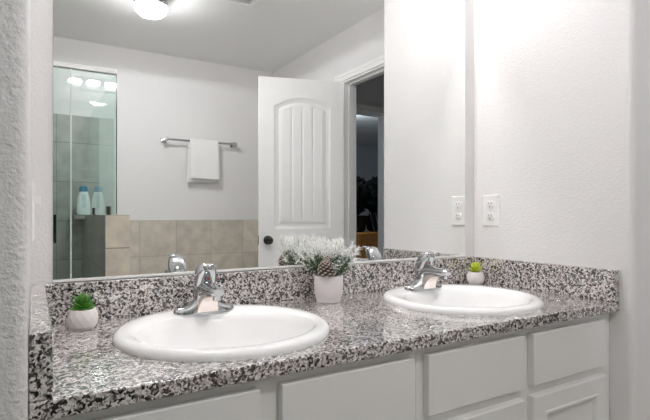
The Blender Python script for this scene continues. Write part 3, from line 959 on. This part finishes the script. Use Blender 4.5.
def succulent(x, y, material, rz, upright, label):
    s = thing('potted_succulent', label, 'plant', (x, y, ZC), rz, 'little potted succulents on the countertop')
    r, h = 0.033, 0.047
    bm = bmesh.new(); faceted_pot(bm, r, h); obj('pot', bm, M['pot'], s, angle=12)
    bm = bmesh.new(); lathe(bm, [(0.0235, h * 0.865), (0.0235, h * 0.93), (0.010, h * 0.97)], 16); obj('soil', bm, M['soil'], s)
    bm = bmesh.new()
    rr = random.Random(int(x * 100))
    for tier, (n, el, ln, wd_) in enumerate(((6, 14, 0.026, 0.0095), (6, 36, 0.028, 0.0095), (5, 60, 0.030, 0.0085), (3, 80, 0.030, 0.007)) if not upright else
                                           ((5, 38, 0.033, 0.0085), (5, 58, 0.036, 0.0085), (4, 76, 0.034, 0.0075))):
        for k in range(n):
            a = 2 * PI * (k + 0.5 * (tier % 2)) / n + rr.uniform(-0.15, 0.15)
            e = math.radians(el + rr.uniform(-6, 6))
            dv = Vector((cos(a) * cos(e), sin(a) * cos(e), sin(e)))
            b0 = Vector((cos(a) * 0.003, sin(a) * 0.003, h * 0.93 + tier * 0.004))
            teardrop(bm, b0, b0 + dv * ln * rr.uniform(0.9, 1.1), wd_, 0.0038, (0, 0, 1))
    obj('leaves', bm, material, s, angle=70)
succulent(0.103, -0.116, M['leaf'], 0.3, False, 'small dark green succulent in a white faceted pot, left of the left sink')
succulent(1.456, -0.084, M['lime'], 0.9, True, 'small lime green succulent in a white faceted pot, behind the right sink')

# ------------------------------------------------------------------ frosted pine plant
pp = thing('potted_pine_arrangement', 'frosted artificial pine with cone in a pale round pot between the sinks', 'plant', (0.777, -0.112, ZC))
bm = bmesh.new()
lathe(bm, [(0.034, 0.0), (0.0365, 0.002), (0.0375, 0.010), (0.0375, 0.0115), (0.0415, 0.020), (0.0432, 0.032), (0.0437, 0.060), (0.0437, 0.079), (0.0430, 0.0805), (0.0405, 0.0805), (0.0400, 0.070)], 40)
obj('pot', bm, M['pinkpot'], pp)
def needle(bm, p, dv, ln, r, mi):
    a = Vector((0, 0, 1)) if abs(dv.z) < 0.9 else Vector((1, 0, 0))
    u = dv.cross(a).normalized(); v = dv.cross(u)
    b = [bm.verts.new(p + u * r * cos(2 * PI * k / 3) + v * r * sin(2 * PI * k / 3)) for k in range(3)]
    t = bm.verts.new(p + dv * ln)
    for k in range(3):
        f = bm.faces.new((b[k], b[(k + 1) % 3], t)); f.material_index = mi
r_ = random.Random(11)
FV = Vector((0.0041 - 0.777, -1.3686 + 0.112, 0)).normalized()
bm = bmesh.new()
def rdir(): return Vector((r_.gauss(0, 1), r_.gauss(0, 1), r_.gauss(0, 1))).normalized()
for k in range(60):
    a = 2 * PI * k * 0.381966
    t = (k + 0.5) / 60
    el = math.radians(18 + 72 * (1 - t) ** 0.8 + r_.uniform(-6, 6))
    fwd = cos(a) * FV.x + sin(a) * FV.y
    if fwd > 0.35 and el < math.radians(62): continue
    dv = Vector((cos(a) * cos(el), sin(a) * cos(el), sin(el)))
    base = Vector((cos(a) * 0.02, sin(a) * 0.02, 0.078))
    ln = r_.uniform(0.070, 0.100) * (0.92 + 0.22 * sin(el))
    stem_end = base + dv * ln + Vector((0, 0, 0.010))
    tube(bm, [base, base + dv * ln * 0.5 + Vector((0, 0, 0.002)), stem_end], [0.0014, 0.0011, 0.0007], 4)
    nn = 76
    for i in range(nn):
        s = 0.10 + 0.90 * i / nn
        p = base + (stem_end - base) * s
        nd = (dv * 0.75 + rdir() * 0.9).normalized()
        frosted = (s > 0.62 and r_.random() < 0.92) or (p.z > 0.142 and r_.random() < 0.9) or r_.random() < 0.06
        needle(bm, p, nd, r_.uniform(0.013, 0.024) * (1.15 if s > 0.8 else 1), 0.0012 if frosted else 0.0010, 1 if frosted else 0)
obj('pine_needles', bm, [M['needle'], M['frost']], pp, smooth=False)
# pine cone standing at the front left of the foliage
def pine_cone(loc, h, rad, axis):
    bm = bmesh.new()
    q = Vector((0, 0, 1)).rotation_difference(Vector(axis)).to_matrix().to_4x4()
    lathe(bm, [(rad * 0.3, 0), (rad * 0.55, h * 0.25), (rad * 0.5, h * 0.6), (rad * 0.15, h * 0.97)], 12)
    nsc = 90
    for k in range(nsc):
        t = (k + 0.5) / nsc
        a = 2.39996 * k
        prof = rad * (0.55 + 0.6 * sin(PI * min(1, t * 1.15 + 0.12)) ** 0.8) * (1 - 0.35 * t)
        el = math.radians(-5 + 65 * t)
        dv = Vector((cos(a) * cos(el), sin(a) * cos(el), sin(el)))
        sd = Vector((-sin(a), cos(a), 0))
        c = Vector((cos(a) * prof * 0.35, sin(a) * prof * 0.35, h * t * 0.92))
        w_ = rad * 0.32 * (1 - 0.4 * t)
        tip = c + dv * prof * 0.75
        up = sd.cross(dv) * 0.0012
        top = [c - sd * w_ * 0.5 + up, c + sd * w_ * 0.5 + up, tip + sd * w_ + up, tip + dv * w_ * 0.6 + up, tip - sd * w_ + up]
        bot = [v - up * 2 for v in top]
        fs = skin(bm, [ring(bm, top), ring(bm, bot)])
        tr_ = tip + dv * w_ * 0.35
        tp = [tr_ + sd * w_ * 0.7 + up * 1.3, tr_ + dv * w_ * 0.4 + up * 1.3, tr_ - sd * w_ * 0.7 + up * 1.3]
        for f in skin(bm, [ring(bm, tp), ring(bm, [v - up * 2.7 for v in tp])]): f.material_index = 1
    bmesh.ops.transform(bm, matrix=Matrix.Translation(loc) @ q, verts=bm.verts[:])
    return obj('pine_cone', bm, [M['cone'], M['cone_tip']], pp, smooth=False)
view = Vector((0.0041 - 0.777, -1.3686 + 0.112, 0)).normalized()     # the side of the pot that the photograph shows
side = Vector((-view.y, view.x, 0))
pc = view * 0.036 - side * 0.006
pine_cone((pc.x, pc.y, 0.084), 0.058, 0.021, (view * 0.15 + Vector((0, 0, 1))).normalized())
# boxwood-like sprig with frosted leaves at the front right
bm = bmesh.new()
sc = view * 0.034 + side * 0.024
for k in range(22):
    a = r_.uniform(0, 2 * PI)
    b0 = Vector((sc.x * 0.6, sc.y * 0.6, 0.080))
    e = Vector((sc.x + cos(a) * 0.022, sc.y + sin(a) * 0.022, 0.080 + r_.uniform(0.035, 0.066)))
    tube(bm, [b0, (b0 + e) / 2 + Vector((0, 0, 0.004)), e], [0.0012, 0.001, 0.0007], 5)
    for i in range(16):
        p = b0 + (e - b0) * (0.25 + 0.75 * i / 15)
        dv = (rdir() + Vector((0, 0, 0.3))).normalized()
        sd = dv.cross(rdir()).normalized(); un = dv.cross(sd) * 0.0005
        ln, w_ = r_.uniform(0.006, 0.010), 0.0024
        q = [p, p + dv * ln * 0.5 + sd * w_, p + dv * ln, p + dv * ln * 0.5 - sd * w_]
        fs = skin(bm, [ring(bm, [v + un for v in q]), ring(bm, [v - un for v in q])])
        mi = 1 if r_.random() < 0.35 else 0
        for f in fs: f.material_index = mi
obj('leafy_sprig', bm, [M['sprig'], M['frost']], pp, smooth=False)
